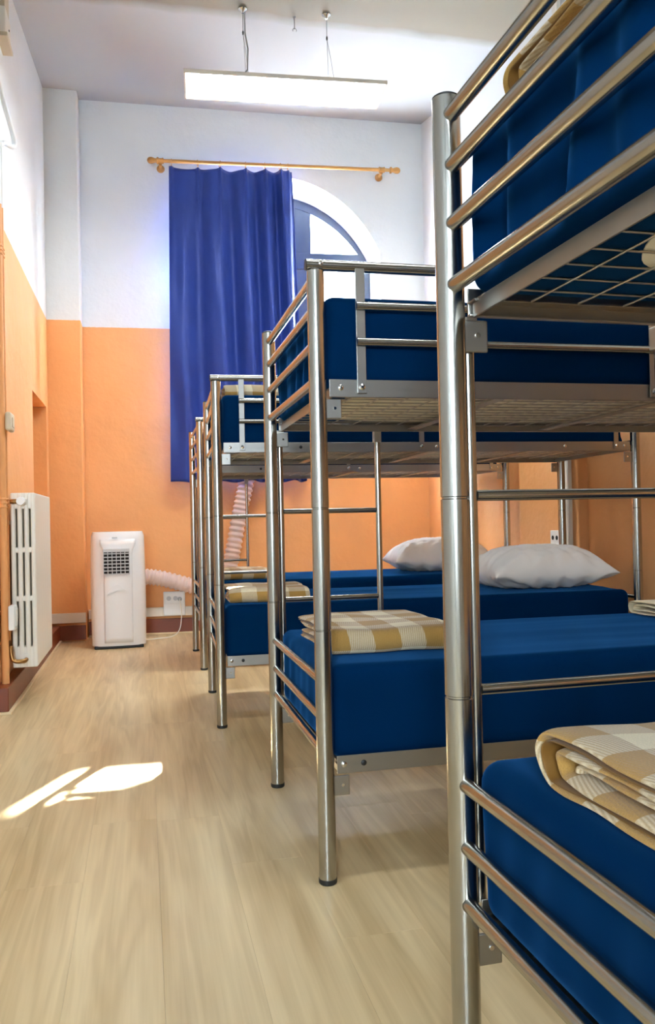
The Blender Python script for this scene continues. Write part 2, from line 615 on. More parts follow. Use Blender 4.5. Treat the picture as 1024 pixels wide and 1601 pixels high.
# arched frame
def arch_band(g0, g1, n=40, zbot=ZS):
    pts0, pts1 = [], []
    for i in range(n + 1):
        s = -1 + 2 * i / n
        u0 = UC + (HALF - g0) * s
        u1 = UC + (HALF - g1) * s
        pts0.append((u0, arch(u0) - g0))
        pts1.append((u1, arch(u1) - g1))
    pts0 = [(UC - HALF + g0, zbot)] + pts0 + [(UC + HALF - g0, zbot)]
    pts1 = [(UC - HALF + g1, zbot)] + pts1 + [(UC + HALF - g1, zbot)]
    return pts0, pts1
p0, p1 = arch_band(0.0, 0.085)
mb = MB()
for i in range(len(p0) - 1):
    q = [p0[i], p0[i + 1], p1[i + 1], p1[i]]
    vs = [(u, -WO - 0.03, z) for u, z in q] + [(u, -WO + 0.03, z) for u, z in q]
    mb.add(vs, [(0, 1, 2, 3), (7, 6, 5, 4), (0, 4, 5, 1), (1, 5, 6, 2), (2, 6, 7, 3), (3, 7, 4, 0)])
mb.build('frame', 'window_paint', win)
wbox('transom', UC - HALF + .02, UC + HALF - .02, 3.255, 3.41, th=0.065)
MU = (0.985, 1.165)
for a, b in (MU, (2 * UC - MU[1], 2 * UC - MU[0])):
    wbox('mullion', a, b, 3.41, arch((a + b) / 2) - 0.06, th=0.055)
    wbox('mullion', a, b, ZS, 3.255, th=0.06)
wbox('sill_rail', UC - HALF + .02, UC + HALF - .02, ZS, ZS + 0.09, th=0.06)
wbox('glazing_bar', UC - HALF + .06, UC + HALF - .06, 2.30, 2.345, th=0.045)
h_ = wbox('window_handle', 1.585, 1.612, 3.00, 3.14, 'black_plastic', th=0.03, off=WO + 0.045)
# panes
def pane_arch(u0, u1, zb, mat):
    mb = MB()
    n = 12
    top = [(u0 + (u1 - u0) * i / n) for i in range(n + 1)]
    pts = [(u, arch(u) - 0.06) for u in top] + [(u1, zb), (u0, zb)]
    k = len(pts)
    vs = [(u, -WO - 0.002, z) for u, z in pts] + [(u, -WO + 0.002, z) for u, z in pts]
    fs = [tuple(range(k)), tuple(reversed(range(k, 2 * k)))] + [(i, (i + 1) % k, k + (i + 1) % k, k + i) for i in range(k)]
    return mb.add(vs, fs).build('pane', mat, win)
cuts = [UC - HALF + .05, 2 * UC - MU[1] + .02, 2 * UC - MU[0] - .02, MU[0] + .02, MU[1] - .02, UC + HALF - .05]
for a, b in ((cuts[0], cuts[1]), (cuts[2], cuts[3]), (cuts[4], cuts[5])):
    pane_arch(a, b, 3.40, 'clear_glass')
    for z0, z1 in ((ZS + .05, 2.31), (2.335, 3.27)):
        wbox('pane', a, b, z0, z1, 'frosted_glass', th=0.004, bev=0)
# unseen window added in the rear wall to let in fill daylight
win2 = empty('fill_window', ((RX0 + RX1) / 2, Y_REAR - 0.2, RZ0))
struct(win2, 'added unseen two-leaf fill window with grey-blue frame', 'window')
hw, hh = (RX1 - RX0) / 2, RZ1 - RZ0
for a, b in (((-hw, 0), (hw, .08)), ((-hw, hh - .08), (hw, hh)), ((-hw, .08), (-hw + .08, hh - .08)), ((hw - .08, .08), (hw, hh - .08)), ((-.05, .08), (.05, hh - .08))):
    MB().box((a[0], -.03, a[1]), (b[0], .03, b[1]), 0.004).build('frame_bar', 'window_paint', win2)
for a, b in ((-hw + .07, -.04), (.04, hw - .07)):
    MB().box((a, -.002, .07), (b, .002, hh - .07)).build('pane', 'clear_glass', win2)
# portal so the daylight is sampled well
pd = bpy.data.lights.new('window_portal', 'AREA')
pd.shape = 'RECTANGLE'
pd.size, pd.size_y = 1.9, 2.6
pd.cycles.is_portal = True
po = bpy.data.objects.new('window_portal', pd)
COL.objects.link(po)
pd2 = bpy.data.lights.new('window_portal', 'AREA')
pd2.shape = 'RECTANGLE'
pd2.size, pd2.size_y = RX1 - RX0, RZ1 - RZ0
pd2.cycles.is_portal = True
po2 = bpy.data.objects.new('window_portal', pd2)
COL.objects.link(po2)
po2.location = ((RX0 + RX1) / 2, Y_REAR - 0.27, (RZ0 + RZ1) / 2)
po2.rotation_euler = Vector((0, 1, 0)).to_track_quat('-Z', 'Z').to_euler()
po.location = bw(UC, WO - 0.08, (ZS + 3.95) / 2)
po.rotation_euler = (Vector((BN.x, BN.y, 0))).to_track_quat('-Z', 'Z').to_euler()

# ------------------------------------------------------------------ bunk beds
BL, BW_ = 2.08, 0.80
RP = 0.0225
Z_UP, Z_LO = 1.289, 0.321                      # top of the angle-iron side rails
def make_bed():
    root = empty('bunk_bed')
    def post(u, v, near):
        top = 1.568 if near else 1.588
        prof = [(RP, 0.012)]
        for s in (0.645, 0.956):
            prof += [(RP, s - 0.0025), (RP - 0.0018, s - 0.0012), (RP - 0.0018, s + 0.0012), (RP, s + 0.0025)]
        prof += [(RP, top - 0.002), (RP - 0.002, top)]
        p = MB().lathe(prof, 28, c=(u, v, 0)).build('post', 'steel', root, True, A30)
        MB().lathe([(RP - 0.001, 0.0), (RP + 0.0012, 0.003), (RP + 0.0012, 0.013), (RP - 0.003, 0.016)], 24, c=(u, v, 0)).build('foot_cap', 'black_plastic', p, True, A30)
        if not near:
            MB().lathe([(RP - 0.002, top - 0.003), (RP - 0.0005, top + 0.001), (RP - 0.005, top + 0.004)], 24, c=(u, v, 0)).build('top_cap', 'black_plastic', p, True, A30)
    for u in (0, BL):
        post(u, 0, True)
        post(u, BW_, False)
        for k, z in enumerate((1.555, 1.475, 1.384, 1.288, 0.510, 0.414, 0.326)):
            r = 0.0125 if k < 4 else 0.0115
            MB().tube([(u, RP * .8, z), (u, BW_ - RP * .8, z)], r, 18).build('end_rail', 'steel', root, True, A30)
            for v in (RP - 0.001, BW_ - RP + 0.001):   # weld beads
                pass
    for zt, lev in ((Z_UP, 'up'), (Z_LO, 'lo')):
        zb = zt - 0.045
        # angle iron: side members
        for v, s in ((-0.004, 1), (BW_ + 0.004, -1)):
            mb = MB()
            mb.box((0.03, min(v, v + s * 0.004), zb), (BL - 0.03, max(v, v + s * 0.004), zt), 0.0012)
            mb.box((0.03, min(v, v + s * 0.030), zt - 0.0255), (BL - 0.03, max(v, v + s * 0.030), zt - 0.022), 0.001)
            mb.box((0.03, min(v, v + s * 0.012), zb - 0.001), (BL - 0.03, max(v, v + s * 0.012), zb + 0.003), 0.001)
            rail = mb.build('side_rail', 'steel_flat', root)
            outs = (0.060, 0.385, 1.04, 1.70, 2.02) if lev == 'up' else (0.048, 0.100, 0.70, 1.40, 2.02)
            for q in outs:
                yy = v - s * 0.0005
                MB().lathe([(0.0075, 0.0), (0.0075, 0.002), (0.005, 0.004), (0.002, 0.0045)] if s < 0 else
                           [(0.0075, 0.0), (0.0075, -0.002), (0.005, -0.004), (0.002, -0.0045)], 12, 'y', (q, yy, zt - 0.022)).build('bolt', 'chrome' if q != outs[1] else 'black_plastic', rail, True, A30)  # the black one stands for a dark hole in the rail
        for u, s in ((0.036, 1), (BL - 0.036, -1)):
            mb = MB()
            mb.box((min(u, u + s * 0.004), 0.004, zb - 0.002), (max(u, u + s * 0.004), BW_ - 0.004, zt - 0.0195), 0.0012)
            mb.box((min(u, u + s * 0.03), 0.004, zt - 0.0255), (max(u, u + s * 0.03), BW_ - 0.004, zt - 0.022), 0.001)
            mb.build('frame_end', 'steel_flat', root)
        # bracket tabs beside the posts
        for u, s in ((0.020, 1), (BL - 0.020, -1)):
            for v in (0.0, BW_):
                a, b = u, u + s * 0.042
                MB().box((min(a, b), v - 0.003, zb - 0.057), (max(a, b), v + 0.003, zb - 0.006), 0.0025).build('bracket', 'steel_flat', root)
                MB().lathe([(0.004, -0.0045), (0.004, 0.0045)], 10, 'y', (u + s * 0.024, v, zb - 0.03)).build('rivet', 'chrome', root)
        # flat cross members
        for u in (0.52, 1.04, 1.56):
            MB().box((u - 0.0175, 0.0, zb + 0.004), (u + 0.0175, BW_, zb + 0.009), 0.001).build('cross_member', 'steel_flat', root)
        # welded wire grid
        mb = MB()
        zw = zt - 0.0205
        nu = 24
        for k in range(1, 12):
            v = 0.01 + (BW_ - 0.02) * k / 12
            mb.tube([(0.045, v, zw), (BL - 0.045, v, zw)], 0.0021, 5, False)
        for k in range(1, nu):
            u = 0.045 + (BL - 0.09) * k / nu
            mb.tube([(u, 0.008, zw - 0.003), (u, BW_ - 0.008, zw - 0.003)], 0.0021, 5, False)
        mb.build('wire_grid', 'wire', root, True)
    # ladder on the far long side
    for u in (0.034, 0.392):
        MB().tube([(u, BW_ + 0.016, 0.315), (u, BW_ + 0.016, 1.238)], 0.0108, 16).build('ladder_upright', 'steel', root, True, A30)
        MB().box((u - 0.014, BW_ + 0.005, 1.205), (u + 0.014, BW_ + 0.0285, 1.245), 0.002).build('ladder_hook', 'steel_flat', root)
    for z in (0.960, 0.649):
        MB().tube([(0.044, BW_ + 0.016, z), (0.382, BW_ + 0.016, z)], 0.0088, 16).build('ladder_rung', 'steel', root, True, A30)
    # guard on the near long side of the upper bunk
    MB().tube([(-0.024, 0, 1.583), (BL + 0.024, 0, 1.583)], 0.0145, 20).build('guard_rail', 'steel', root, True, A30)
    for z in (1.478, 1.385):
        MB().tube([(0.103, -0.014, z), (BL - 0.098, -0.014, z)], 0.0115, 16).build('guard_rail', 'steel', root, True, A30)
    for u in (0.115, 0.965, 1.972):
        MB().box((u - 0.0125, -0.0125, 1.252), (u + 0.0125, -0.0085, 1.578), 0.0012).build('guard_strap', 'steel_flat', root)
        MB().lathe([(0.008, 0.0), (0.008, -0.003), (0.004, -0.006)], 12, 'y', (u, -0.0125, 1.268)).build('bolt', 'chrome', root, True, A30)
    for u in (-0.024, BL + 0.024):
        s = 1 if u > 0 else -1
        MB().lathe([(0.0145, 0.0), (0.0145, s * 0.002), (0.008, s * 0.003)], 16, 'x', (u, 0, 1.583)).build('end_plug', 'black_plastic', root, True, A30)
    for u in (0.0, BL):
        MB().lathe([(0.006, -0.013), (0.006, -0.0155), (0.003, -0.017)], 12, 'y', (u + (0.012 if u == 0 else -0.012), 0, 1.585)).build('bolt', 'chrome', root, True, A30)
    return root
BEDS = [(0.505, 0.435, 0.032), (0.443, 2.086, 0.003), (0.33, 3.782, -0.027), (0.357, 5.304, 0.003)]
BED_WORD = ['farthest from the window', 'third from the window', 'second from the window', 'beside the window wall']
proto = make_bed()
bed_objs = []
for i, (x, y, a) in enumerate(BEDS):
    o = proto if i == 0 else copy_tree(proto)
    o.location = (x, y, 0)
    o.rotation_euler = (0, 0, a)
    tag(o, 'brushed steel bunk bed with ladder, ' + BED_WORD[i], 'bunk bed', 'row of steel bunk beds')
    bed_objs.append(o)
def bed_pt(i, u, v, z):
    x, y, a = BEDS[i]
    return (x + u * math.cos(a) - v * math.sin(a), y + u * math.sin(a) + v * math.cos(a), z)

# ------------------------------------------------------------------ mattresses
def rounded_box(hx, hy, hz, r, nx, ny, nz):
    bm = bmesh.new()
    def axis(h, n):
        # denser towards the ends
        return [h * math.copysign(1 - (1 - abs(t)) ** 1.35, t) for t in [-1 + 2 * i / n for i in range(n + 1)]]
    X, Y, Z = axis(hx, nx), axis(hy, ny), axis(hz, nz)
    def face(A, B, f):
        g = [[bm.verts.new(f(a, b)) for b in B] for a in A]
        for i in range(len(A) - 1):
            for j in range(len(B) - 1):
                bm.faces.new((g[i][j], g[i + 1][j], g[i + 1][j + 1], g[i][j + 1]))
    for s in (-1, 1):
        face(X, Y, lambda a, b: (a, b, s * hz))
        face(X, Z, lambda a, b: (a, s * hy, b))
        face(Y, Z, lambda a, b: (s * hx, a, b))
    bmesh.ops.remove_doubles(bm, verts=bm.verts[:], dist=1e-5)
    for v in bm.verts:
        p = v.co
        q = Vector((max(-hx + r, min(hx - r, p.x)), max(-hy + r, min(hy - r, p.y)), max(-hz + r, min(hz - r, p.z))))
        d = p - q
        if d.length > 1e-9:
            v.co = q + d.normalized() * r
    bmesh.ops.recalc_face_normals(bm, faces=bm.faces[:])
    return bm
def mattress(i, level, seed, wr_amp, label):
    zb = (Z_UP if level == 'up' else Z_LO) - 0.0155
    H = 0.238 if level == 'up' else 0.244
    hx, hy, hz = (BL - 0.060) / 2, (BW_ - 0.006) / 2, H / 2
    bm = rounded_box(hx, hy, hz, 0.036, 110, 52, 18)
    bm.normal_update()
    rnd = random.Random(seed)
    ph = [rnd.random() * 6.28 for _ in range(8)]
    for v in bm.verts:
        p = v.co
        n = v.normal.copy()
        side = 1 - min(1, abs(n.z) * 1.2)
        e = max(0.0, 1 - (hx + p.x) / 0.07) ** 0.7            # near the foot end
        tz = (p.z + hz) / H
        # gathered folds on the foot end, soft pulls on the long sides
        s = p.y
        g = math.sin(s * 34 + ph[0] + 2.2 * math.sin(s * 9 + ph[1]) + (tz - .5) * 2.0)
        g2 = math.sin(s * 61 + ph[2] + 3 * tz)
        fold = (g * 0.6 + g2 * 0.4 - 1.0) * wr_amp * e * side * (1.1 - 0.55 * tz)
        c = max(0.0, 1 - (hx - abs(p.x)) / 0.16)
        l = (math.sin(p.x * 30 + p.z * 16 + ph[3] + 2 * math.sin(p.x * 7)) * 0.0025 - 0.0025) * 1.0 * side * (1 - e) * (0.25 + c * 1.6) * (wr_amp / 0.006)
        top = max(0, n.z)
        k = noise.noise(Vector((p.x * 1.1 + seed, p.y * 9.0, seed * 1.7))) * 0.0035
        k += noise.noise(Vector((p.x * 3.1, p.y * 26.0 + seed, 4.2))) * 0.0016 * max(0, min(1, (p.x + 0.6) * 0.8))
        sag = -0.006 * (1 - (p.x / hx) ** 2) * (1 - (p.y / hy) ** 2)
        big = noise.noise(Vector((p.x * 2.2 + seed, p.y * 2.2, p.z * 3))) * 0.004
        v.co = p + n * (fold + l + big * side) + Vector((0, 0, (k + sag) * top))
        if p.z < -hz + 0.02:
            v.co.z = max(v.co.z, -hz)
    me = bpy.data.meshes.new('mattress')
    bm.to_mesh(me)
    bm.free()
    me.materials.append(M['sheet_blue'])
    for p in me.polygons:
        p.use_smooth = True
    o = bpy.data.objects.new('mattress', me)
    COL.objects.link(o)
    o.location = bed_pt(i, BL / 2 - 0.010, BW_ / 2, zb + hz)
    o.rotation_euler = (0, 0, BEDS[i][2])
    tag(o, label, 'mattress', 'blue-sheeted mattresses on the bunks')
    # bare mattress cloth showing where the fitted sheet ends underneath
    mb = MB()
    pts = []
    n = 64
    for k in range(n):
        a = 2 * PI * k / n
        ca, sa = math.cos(a), math.sin(a)
        ex = 0.42
        rr = 1 + 0.02 * math.sin(5 * a + seed)
        pts.append((math.copysign(abs(ca) ** ex, ca) * (hx - (0.11 if i == 0 else 0.09)) * rr, math.copysign(abs(sa) ** ex, sa) * (hy - (0.16 if i == 0 else 0.05)) * rr))
    vs = [(x, y, -hz - 0.0018) for x, y in pts] + [(x, y, -hz + 0.01) for x, y in pts]
    mb.add(vs, [tuple(range(n)), tuple(reversed(range(n, 2 * n)))] + [(k, (k + 1) % n, n + (k + 1) % n, n + k) for k in range(n)])
    c = mb.build('bare_underside', 'ticking_cream', o)
    c['label'] = 'cream mattress cloth left bare by the sheet'
    return o
for i in range(4):
    mattress(i, 'up', 3 + i * 5, 0.026 if i == 0 else 0.012, 'blue-sheeted mattress, upper bunk of the bed ' + BED_WORD[i])
    mattress(i, 'lo', 4 + i * 7, 0.004, 'blue-sheeted mattress, lower bunk of the bed ' + BED_WORD[i])
LO_TOP = Z_LO - 0.0155 + 0.244
UP_TOP = Z_UP - 0.0155 + 0.238

# ------------------------------------------------------------------ folded blankets
def ribbon(path, th):
    """outline of a thick ribbon following a 2D path"""
    n = len(path)
    A, B = [], []
    for i in range(n):
        a, b = path[max(0, i - 1)], path[min(n - 1, i + 1)]
        d = Vector((b[0] - a[0], b[1] - a[1])).normalized()
        nn = Vector((-d.y, d.x)) * th / 2
        A.append((path[i][0] + nn.x, path[i][1] + nn.y))
        B.append((path[i][0] - nn.x, path[i][1] - nn.y))
    return A, B
def arc2(cx, cz, rx, rz, n=10, flip=False):
    return [(cx + rx * math.sin(PI * k / n), cz + rz * math.cos(PI * k / n)) for k in range(n + 1)]
def line2(a, b, n=14):
    return [(a[0] + (b[0] - a[0]) * k / n, a[1] + (b[1] - a[1]) * k / n) for k in range(n)]
def sheet_obj(name, path, th, ulen, mat, seed, parent=None, amp=0.004, nu=26, skew=0.0):
    A, B = ribbon(path, th)
    # rounded cloth edges at the two ribbon ends
    loop = A + B[::-1]
    n = len(loop)
    s = [0.0]
    for k in range(1, len(path)):
        s.append(s[-1] + math.hypot(path[k][0] - path[k - 1][0], path[k][1] - path[k - 1][1]))
    sl = s + s[::-1]
    vs, uvs = [], []
    for j in range(nu + 1):
        u = ulen * j / nu
        pinch = 1.0
        if j == 0 or j == nu:
            pinch = 0.35
        for k in range(n):
            v, z = loop[k]
            m = len(path)
            kk = k if k < m else 2 * m - 1 - k
            v = path[kk][0] + (v - path[kk][0]) * pinch
            z = path[kk][1] + (z - path[kk][1]) * pinch
            d1 = noise.noise(Vector((u * 7 + seed, path[kk][0] * 7, path[kk][1] * 6)))
            d2 = noise.noise(Vector((u * 6, path[kk][0] * 6 + seed, 3 + path[kk][1] * 6)))
            d3 = noise.noise(Vector((path[kk][0] * 9, seed, path[kk][1] * 25)))
            zz = max(0.0005, z + d1 * amp)
            vs.append((u + d3 * 0.012 + skew * path[kk][0], v + d2 * amp * 1.5, zz))
            uvs.append((sl[k], u))
    fs = []
    for j in range(nu):
        for k in range(n):
            k2 = (k + 1) % n
            fs.append((j * n + k, j * n + k2, (j + 1) * n + k2, (j + 1) * n + k))
    m = len(path)
    for base, rev in ((0, False), (nu * n, True)):
        for k in range(m - 1):
            q = (base + k, base + k + 1, base + n - 2 - k, base + n - 1 - k)
            fs.append(q[::-1] if rev else q)
    me = bpy.data.meshes.new(name)
    me.from_pydata(vs, [], fs)
    me.update()
    ul = me.uv_layers.new(name='UVMap')
    for lp in me.loops:
        ul.data[lp.index].uv = uvs[lp.vertex_index]
    bm = bmesh.new(); bm.from_mesh(me); bmesh.ops.recalc_face_normals(bm, faces=bm.faces[:]); bm.to_mesh(me); bm.free()
    me.materials.append(M[mat])
    for p in me.polygons:
        p.use_smooth = True
    o = bpy.data.objects.new(name, me)
    COL.objects.link(o)
    if parent:
        o.parent = parent
    sub = o.modifiers.new('sub', 'SUBSURF')
    sub.levels = sub.render_levels = 1
    return o
def blanket(i, u0, ulen, v0, vlen, ztop, H, flip, label, rot=0.0, seed=1, lining=True):
    """folded blanket: fold on the far side, or the near side when flip"""
    root = empty('folded_blanket', bed_pt(i, u0, v0 + (vlen if flip else 0), ztop), BEDS[i][2] + rot)
    if flip:
        root.scale = (1, -1, 1)
    th = 0.013
    w_ = vlen
    R = H / 2 - th / 2
    zc = H / 2
    out = line2((0, zc + R), (w_ - R * 0.8, zc + R * 1.0)) + arc2(w_ - R * 0.8, zc, R * 0.8, R) + line2((w_ - R * 0.8, zc - R), (0.0, zc - R))[1:]
    sheet_obj('outer_fold', out, th, ulen, 'plaid_wool', seed, root, 0.007)
    r2 = R - th * 1.25
    if r2 > 0.008:
        inn = line2((0.01, zc + r2), (w_ - R * 1.5, zc + r2 * .9)) + arc2(w_ - R * 1.5, zc, r2 * 0.8, r2 * .9) + line2((w_ - R * 1.5, zc - r2 * .9), (0.012, zc - r2))[1:]
        sheet_obj('inner_fold', inn, th, ulen - 0.006, 'plaid_wool', seed + 9, root, 0.003).location = (0.004, 0, 0)
    if lining and r2 > 0.008:
        rl = R - th * 0.62
        ln = line2((0.0, zc + rl), (w_ - R * 0.9, zc + rl)) + arc2(w_ - R * 0.9, zc, rl * 0.75, rl) + line2((w_ - R * 0.9, zc - rl), (0.0, zc - rl))[1:]
        sheet_obj('lining', ln, 0.003, ulen - 0.004, 'lining_brown', seed, root, 0.004).location = (0.002, 0, 0)
        core = line2((0.02, zc + .004), (w_ * 0.85, zc + 0.004)) + arc2(w_ * .85, zc, 0.004, 0.004, 4)
        sheet_obj('core_fold', core, 0.012, ulen - 0.02, 'plaid_wool', seed + 4, root, 0.002).location = (0.01, 0, 0)
    tag(root, label, 'blanket', 'folded plaid blankets on the bunks')
    return root
blanket(0, 0.045, 0.40, 0.13, 0.50, LO_TOP + 0.001, 0.085, False, 'folded cream and tan plaid blanket, lower bunk of the bed farthest from the window', seed=3)
blanket(1, 0.050, 0.38, 0.155, 0.46, LO_TOP + 0.001, 0.070, True, 'folded cream and tan plaid blanket, lower bunk of the bed third from the window', seed=8)
blanket(2, 0.050, 0.38, 0.060, 0.42, LO_TOP + 0.001, 0.065, True, 'folded cream and tan plaid blanket, lower bunk of the bed second from the window', seed=12)
blanket(3, 0.060, 0.40, 0.120, 0.42, LO_TOP + 0.001, 0.065, True, 'folded cream and tan plaid blanket, lower bunk of the bed beside the window wall', seed=15)
blanket(0, 0.045, 0.38, 0.22, 0.47, UP_TOP + 0.001, 0.075, False, 'folded tan plaid blanket, upper bunk of the bed farthest from the window', seed=21)
blanket(2, 0.045, 0.36, 0.10, 0.55, UP_TOP + 0.001, 0.060, True, 'folded cream and tan plaid blanket, upper bunk of the bed second from the window', seed=27)
blanket(3, 0.050, 0.36, 0.20, 0.50, UP_TOP + 0.001, 0.050, True, 'folded cream and tan plaid blanket, upper bunk of the bed beside the window wall', seed=31)

# ------------------------------------------------------------------ pillows
def pillow(i, u, v, z, rz, lx, ly, H, seed, label):
    n = 56
    vs, fs = [], []
    for side in (1, -1):
        for a in range(n + 1):
            for b in range(n + 1):
                s, t = -1 + 2 * a / n, -1 + 2 * b / n
                s = math.copysign(1 - (1 - abs(s)) ** 1.25, s)
                t = math.copysign(1 - (1 - abs(t)) ** 1.25, t)
                # sides drawn in between the corners
                x = s * lx / 2 * (1 - 0.10 * (1 - t * t) * abs(s) ** 3)
                y = t * ly / 2 * (1 - 0.09 * (1 - s * s) * abs(t) ** 3)
                prof = max(0.0, (1 - abs(s) ** 2.6) * (1 - abs(t) ** 2.6)) ** 0.55
                edge = max(abs(s), abs(t))
                rad = math.hypot(s, t)
                ang = math.atan2(t, s)
                wv = math.sin(ang * 17 + seed + 2 * math.sin(rad * 5 + seed)) * 0.017 * max(0, edge - 0.25) * prof ** 0.5
                wv += math.sin(ang * 31 + 2 * seed) * 0.006 * max(0, edge - 0.5)
                wv += noise.noise(Vector((s * 2.4 + seed, t * 2.4, side))) * 0.010 * prof
                wv += abs(noise.noise(Vector((s * 5 + seed, t * 4, side + 9)))) * -0.020 * prof
                hh = prof * H * (0.66 if side > 0 else 0.34)
                zz = side * hh + wv
                vs.append((x, y, max(-H * 0.30, zz)))
    m = (n + 1) ** 2
    for side in (0, 1):
        for a in range(n):
            for b in range(n):
                q = (side * m + a * (n + 1) + b, side * m + (a + 1) * (n + 1) + b, side * m + (a + 1) * (n + 1) + b + 1, side * m + a * (n + 1) + b + 1)
                fs.append(q if side == 0 else q[::-1])
    me = bpy.data.meshes.new('pillow')
    me.from_pydata(vs, [], fs)
    bm = bmesh.new(); bm.from_mesh(me)
    bmesh.ops.remove_doubles(bm, verts=bm.verts[:], dist=0.0009)
    bmesh.ops.recalc_face_normals(bm, faces=bm.faces[:])
    bm.to_mesh(me); bm.free()
    for p in me.polygons:
        p.use_smooth = True
    me.materials.append(M['pillow_white'])
    o = bpy.data.objects.new('pillow', me)
    COL.objects.link(o)
    o.location = bed_pt(i, u, v, z + H * 0.30)
    o.rotation_euler = (0, 0, BEDS[i][2] + rz)
    return tag(o, label, 'pillow', 'white pillows at the bed heads')
pillow(2, 1.70, 0.36, LO_TOP + 0.005, 0.05, 0.70, 0.50, 0.235, 1.3, 'white pillow, lower bunk of the bed second from the window')
pillow(3, 1.72, 0.40, LO_TOP + 0.005, -0.08, 0.74, 0.50, 0.245, 4.1, 'white pillow, lower bunk of the bed beside the window wall')

# folded cream cloth at the head of the third bed
root = empty('folded_towel', bed_pt(1, 1.345, 0.50, LO_TOP + 0.001), BEDS[1][2])
R = 0.021
tw = line2((0, 0.026 + R), (0.22, 0.026 + R)) + arc2(0.22, 0.026, R, R) + line2((0.22, 0.026 - R), (0, 0.026 - R))[1:]
sheet_obj('outer_fold', tw, 0.008, 0.42, 'towel_cream', 5, root, 0.003)
tw = line2((0.01, 0.026 + .009), (0.2, 0.026 + .009)) + arc2(0.2, 0.026, .009, .009) + line2((0.2, 0.026 - .009), (0.01, 0.026 - .009))[1:]
sheet_obj('inner_fold', tw, 0.008, 0.41, 'towel_cream', 6, root, 0.002)
tag(root, 'folded cream towel on the lower bunk of the bed third from the window', 'towel')

# ------------------------------------------------------------------ curtain and rod
RO = 0.13
rod = empty('curtain_rod', BP, BA)
tag(rod, 'long pine curtain rod with turned ends above the window', 'curtain rod')
def rz(u):
    return 3.959 + (u + 0.24) * 0.0125
def rp(u, off=RO, dz=0.0):
    return (u, -off, rz(u) + dz)
MB().tube([rp(-0.20), rp(1.80)], 0.0150, 16).build('pole', 'rod_wood', rod, True, A30)
def finial(u, s):
    prof = [(0.0135, 0), (0.021, 0.004), (0.023, 0.016), (0.016, 0.022), (0.014, 0.03), (0.018, 0.045), (0.022, 0.06), (0.021, 0.078), (0.014, 0.092), (0.004, 0.098)]
    MB().lathe([(r * 1.25, s * h) for r, h in prof], 20, 'x', rp(u)).build('finial', 'rod_wood', rod, True, math.radians(50))
finial(-0.195, -1)
finial(1.785, 1)
for u in (-0.185, 1.715):
    b = MB().lathe([(0.030, 0.0), (0.034, -0.014), (0.026, -0.03), (0.013, -0.038), (0.013, -RO + 0.012)], 20, 'y', (u, 0, rz(u) - 0.020)).build('bracket_arm', 'rod_wood', rod, True, A30)
    MB().lathe([(0.020, -0.028), (0.026, -0.022), (0.021, -0.012), (0.021, 0.012), (0.026, 0.022), (0.020, 0.028)], 20, 'x', rp(u)).build('bracket_cup', 'rod_wood', rod, True, A30)
RINGS = [-0.093, 0.123, 0.310, 0.526, 0.690, 0.821, 0.887]
for k, u in enumerate(RINGS):
    c = Vector(rp(u, dz=-0.010))
    tilt = 0.25 * math.sin(k * 2.1)
    path = []
    for q in range(25):
        a = 2 * PI * q / 24
        path.append(c + Vector((math.cos(a) * 0.027 * tilt, math.cos(a) * 0.027, math.sin(a) * 0.027)))
    MB().tube(path, 0.0030, 8, False).build('curtain_ring', 'rod_wood', rod, True)
# curtain cloth
NS, NTT = 240, 90
ztop_base = 3.905
folds = [(-0.045, 0.055), (0.03, 0.05), (0.115, 0.06), (0.215, 0.05), (0.315, 0.06)]
def phase(s):
    # accumulates fold phase; folds tighten towards the window side
    return 2 * PI * (2.7 * s + 2.2 * s ** 2.4)
vs, fs = [], []
for j in range(NTT + 1):
    t_ = j / NTT
    for i in range(NS + 1):
        s = i / NS
        uL = -0.115 - 0.034 * t_
        uR = 0.919 + 0.077 * t_ ** 0.8
        u = uL + (uR - uL) * s
        # scalloped top edge between the rings
        ut = -0.115 + 1.034 * s
        sag = 0.0
        xs = [-0.112] + RINGS[1:] + [0.925]
        for a, b in zip(xs[:-1], xs[1:]):
            if a <= ut <= b:
                q = (ut - a) / (b - a)
                sag = 0.10 * (b - a) * 4 * q * (1 - q)
        zt = rz(u) - 0.052 - sag
        zb = 1.268 + 0.008 * math.sin(phase(s) + 1)
        z = zt + (zb - zt) * t_
        ph = phase(s) + 0.5 * math.sin(3.0 * t_ + 4 * s)
        amp = (0.016 + 0.044 * min(1, t_ * 2.5)) * (1 - 0.2 * t_)
        wave = math.sin(ph) + 0.22 * math.sin(2 * ph + 0.9 + 2 * t_)
        left = min(1, s / 0.12)
        y = amp * wave * (0.35 + 0.65 * left)
        # pinch pleats fan out below each ring
        for r in RINGS:
            dq = (ut - r) / (0.012 + 0.05 * t_)
            y += 0.022 * math.exp(-dq * dq) * math.exp(-t_ * 5.0)
        # diagonal drag creases at the free lower left side
        y += 0.010 * math.sin(15 * t_ - 26 * s + 1.0) * max(0, 1 - s / 0.30) * min(1, t_ * 3)
        y += 0.006 * noise.noise(Vector((s * 9, t_ * 6, 2.0)))
        # the hose behind pushes the hem forward
        y += 0.075 * math.exp(-((u - 0.50) / 0.15) ** 2) * max(0.0, (t_ - 0.75) / 0.25) ** 1.2
        u += 0.010 * math.cos(ph) * min(1, t_ * 3) * min(1, s * 8) * min(1, (1 - s) * 8)
        vs.append((u, -(RO + 0.022) - y, z))
for j in range(NTT):
    for i in range(NS):
        a = j * (NS + 1) + i
        fs.append((a, a + 1, a + NS + 2, a + NS + 1))
cur = MB().add(vs, fs).build('curtain', 'curtain_blue', None, True)
cur.location = BP
cur.rotation_euler = (0, 0, BA)
so = cur.modifiers.new('thick', 'SOLIDIFY')
so.thickness = 0.002
tag(cur, 'royal blue curtain hanging from the pine rod over the arched window', 'curtain')

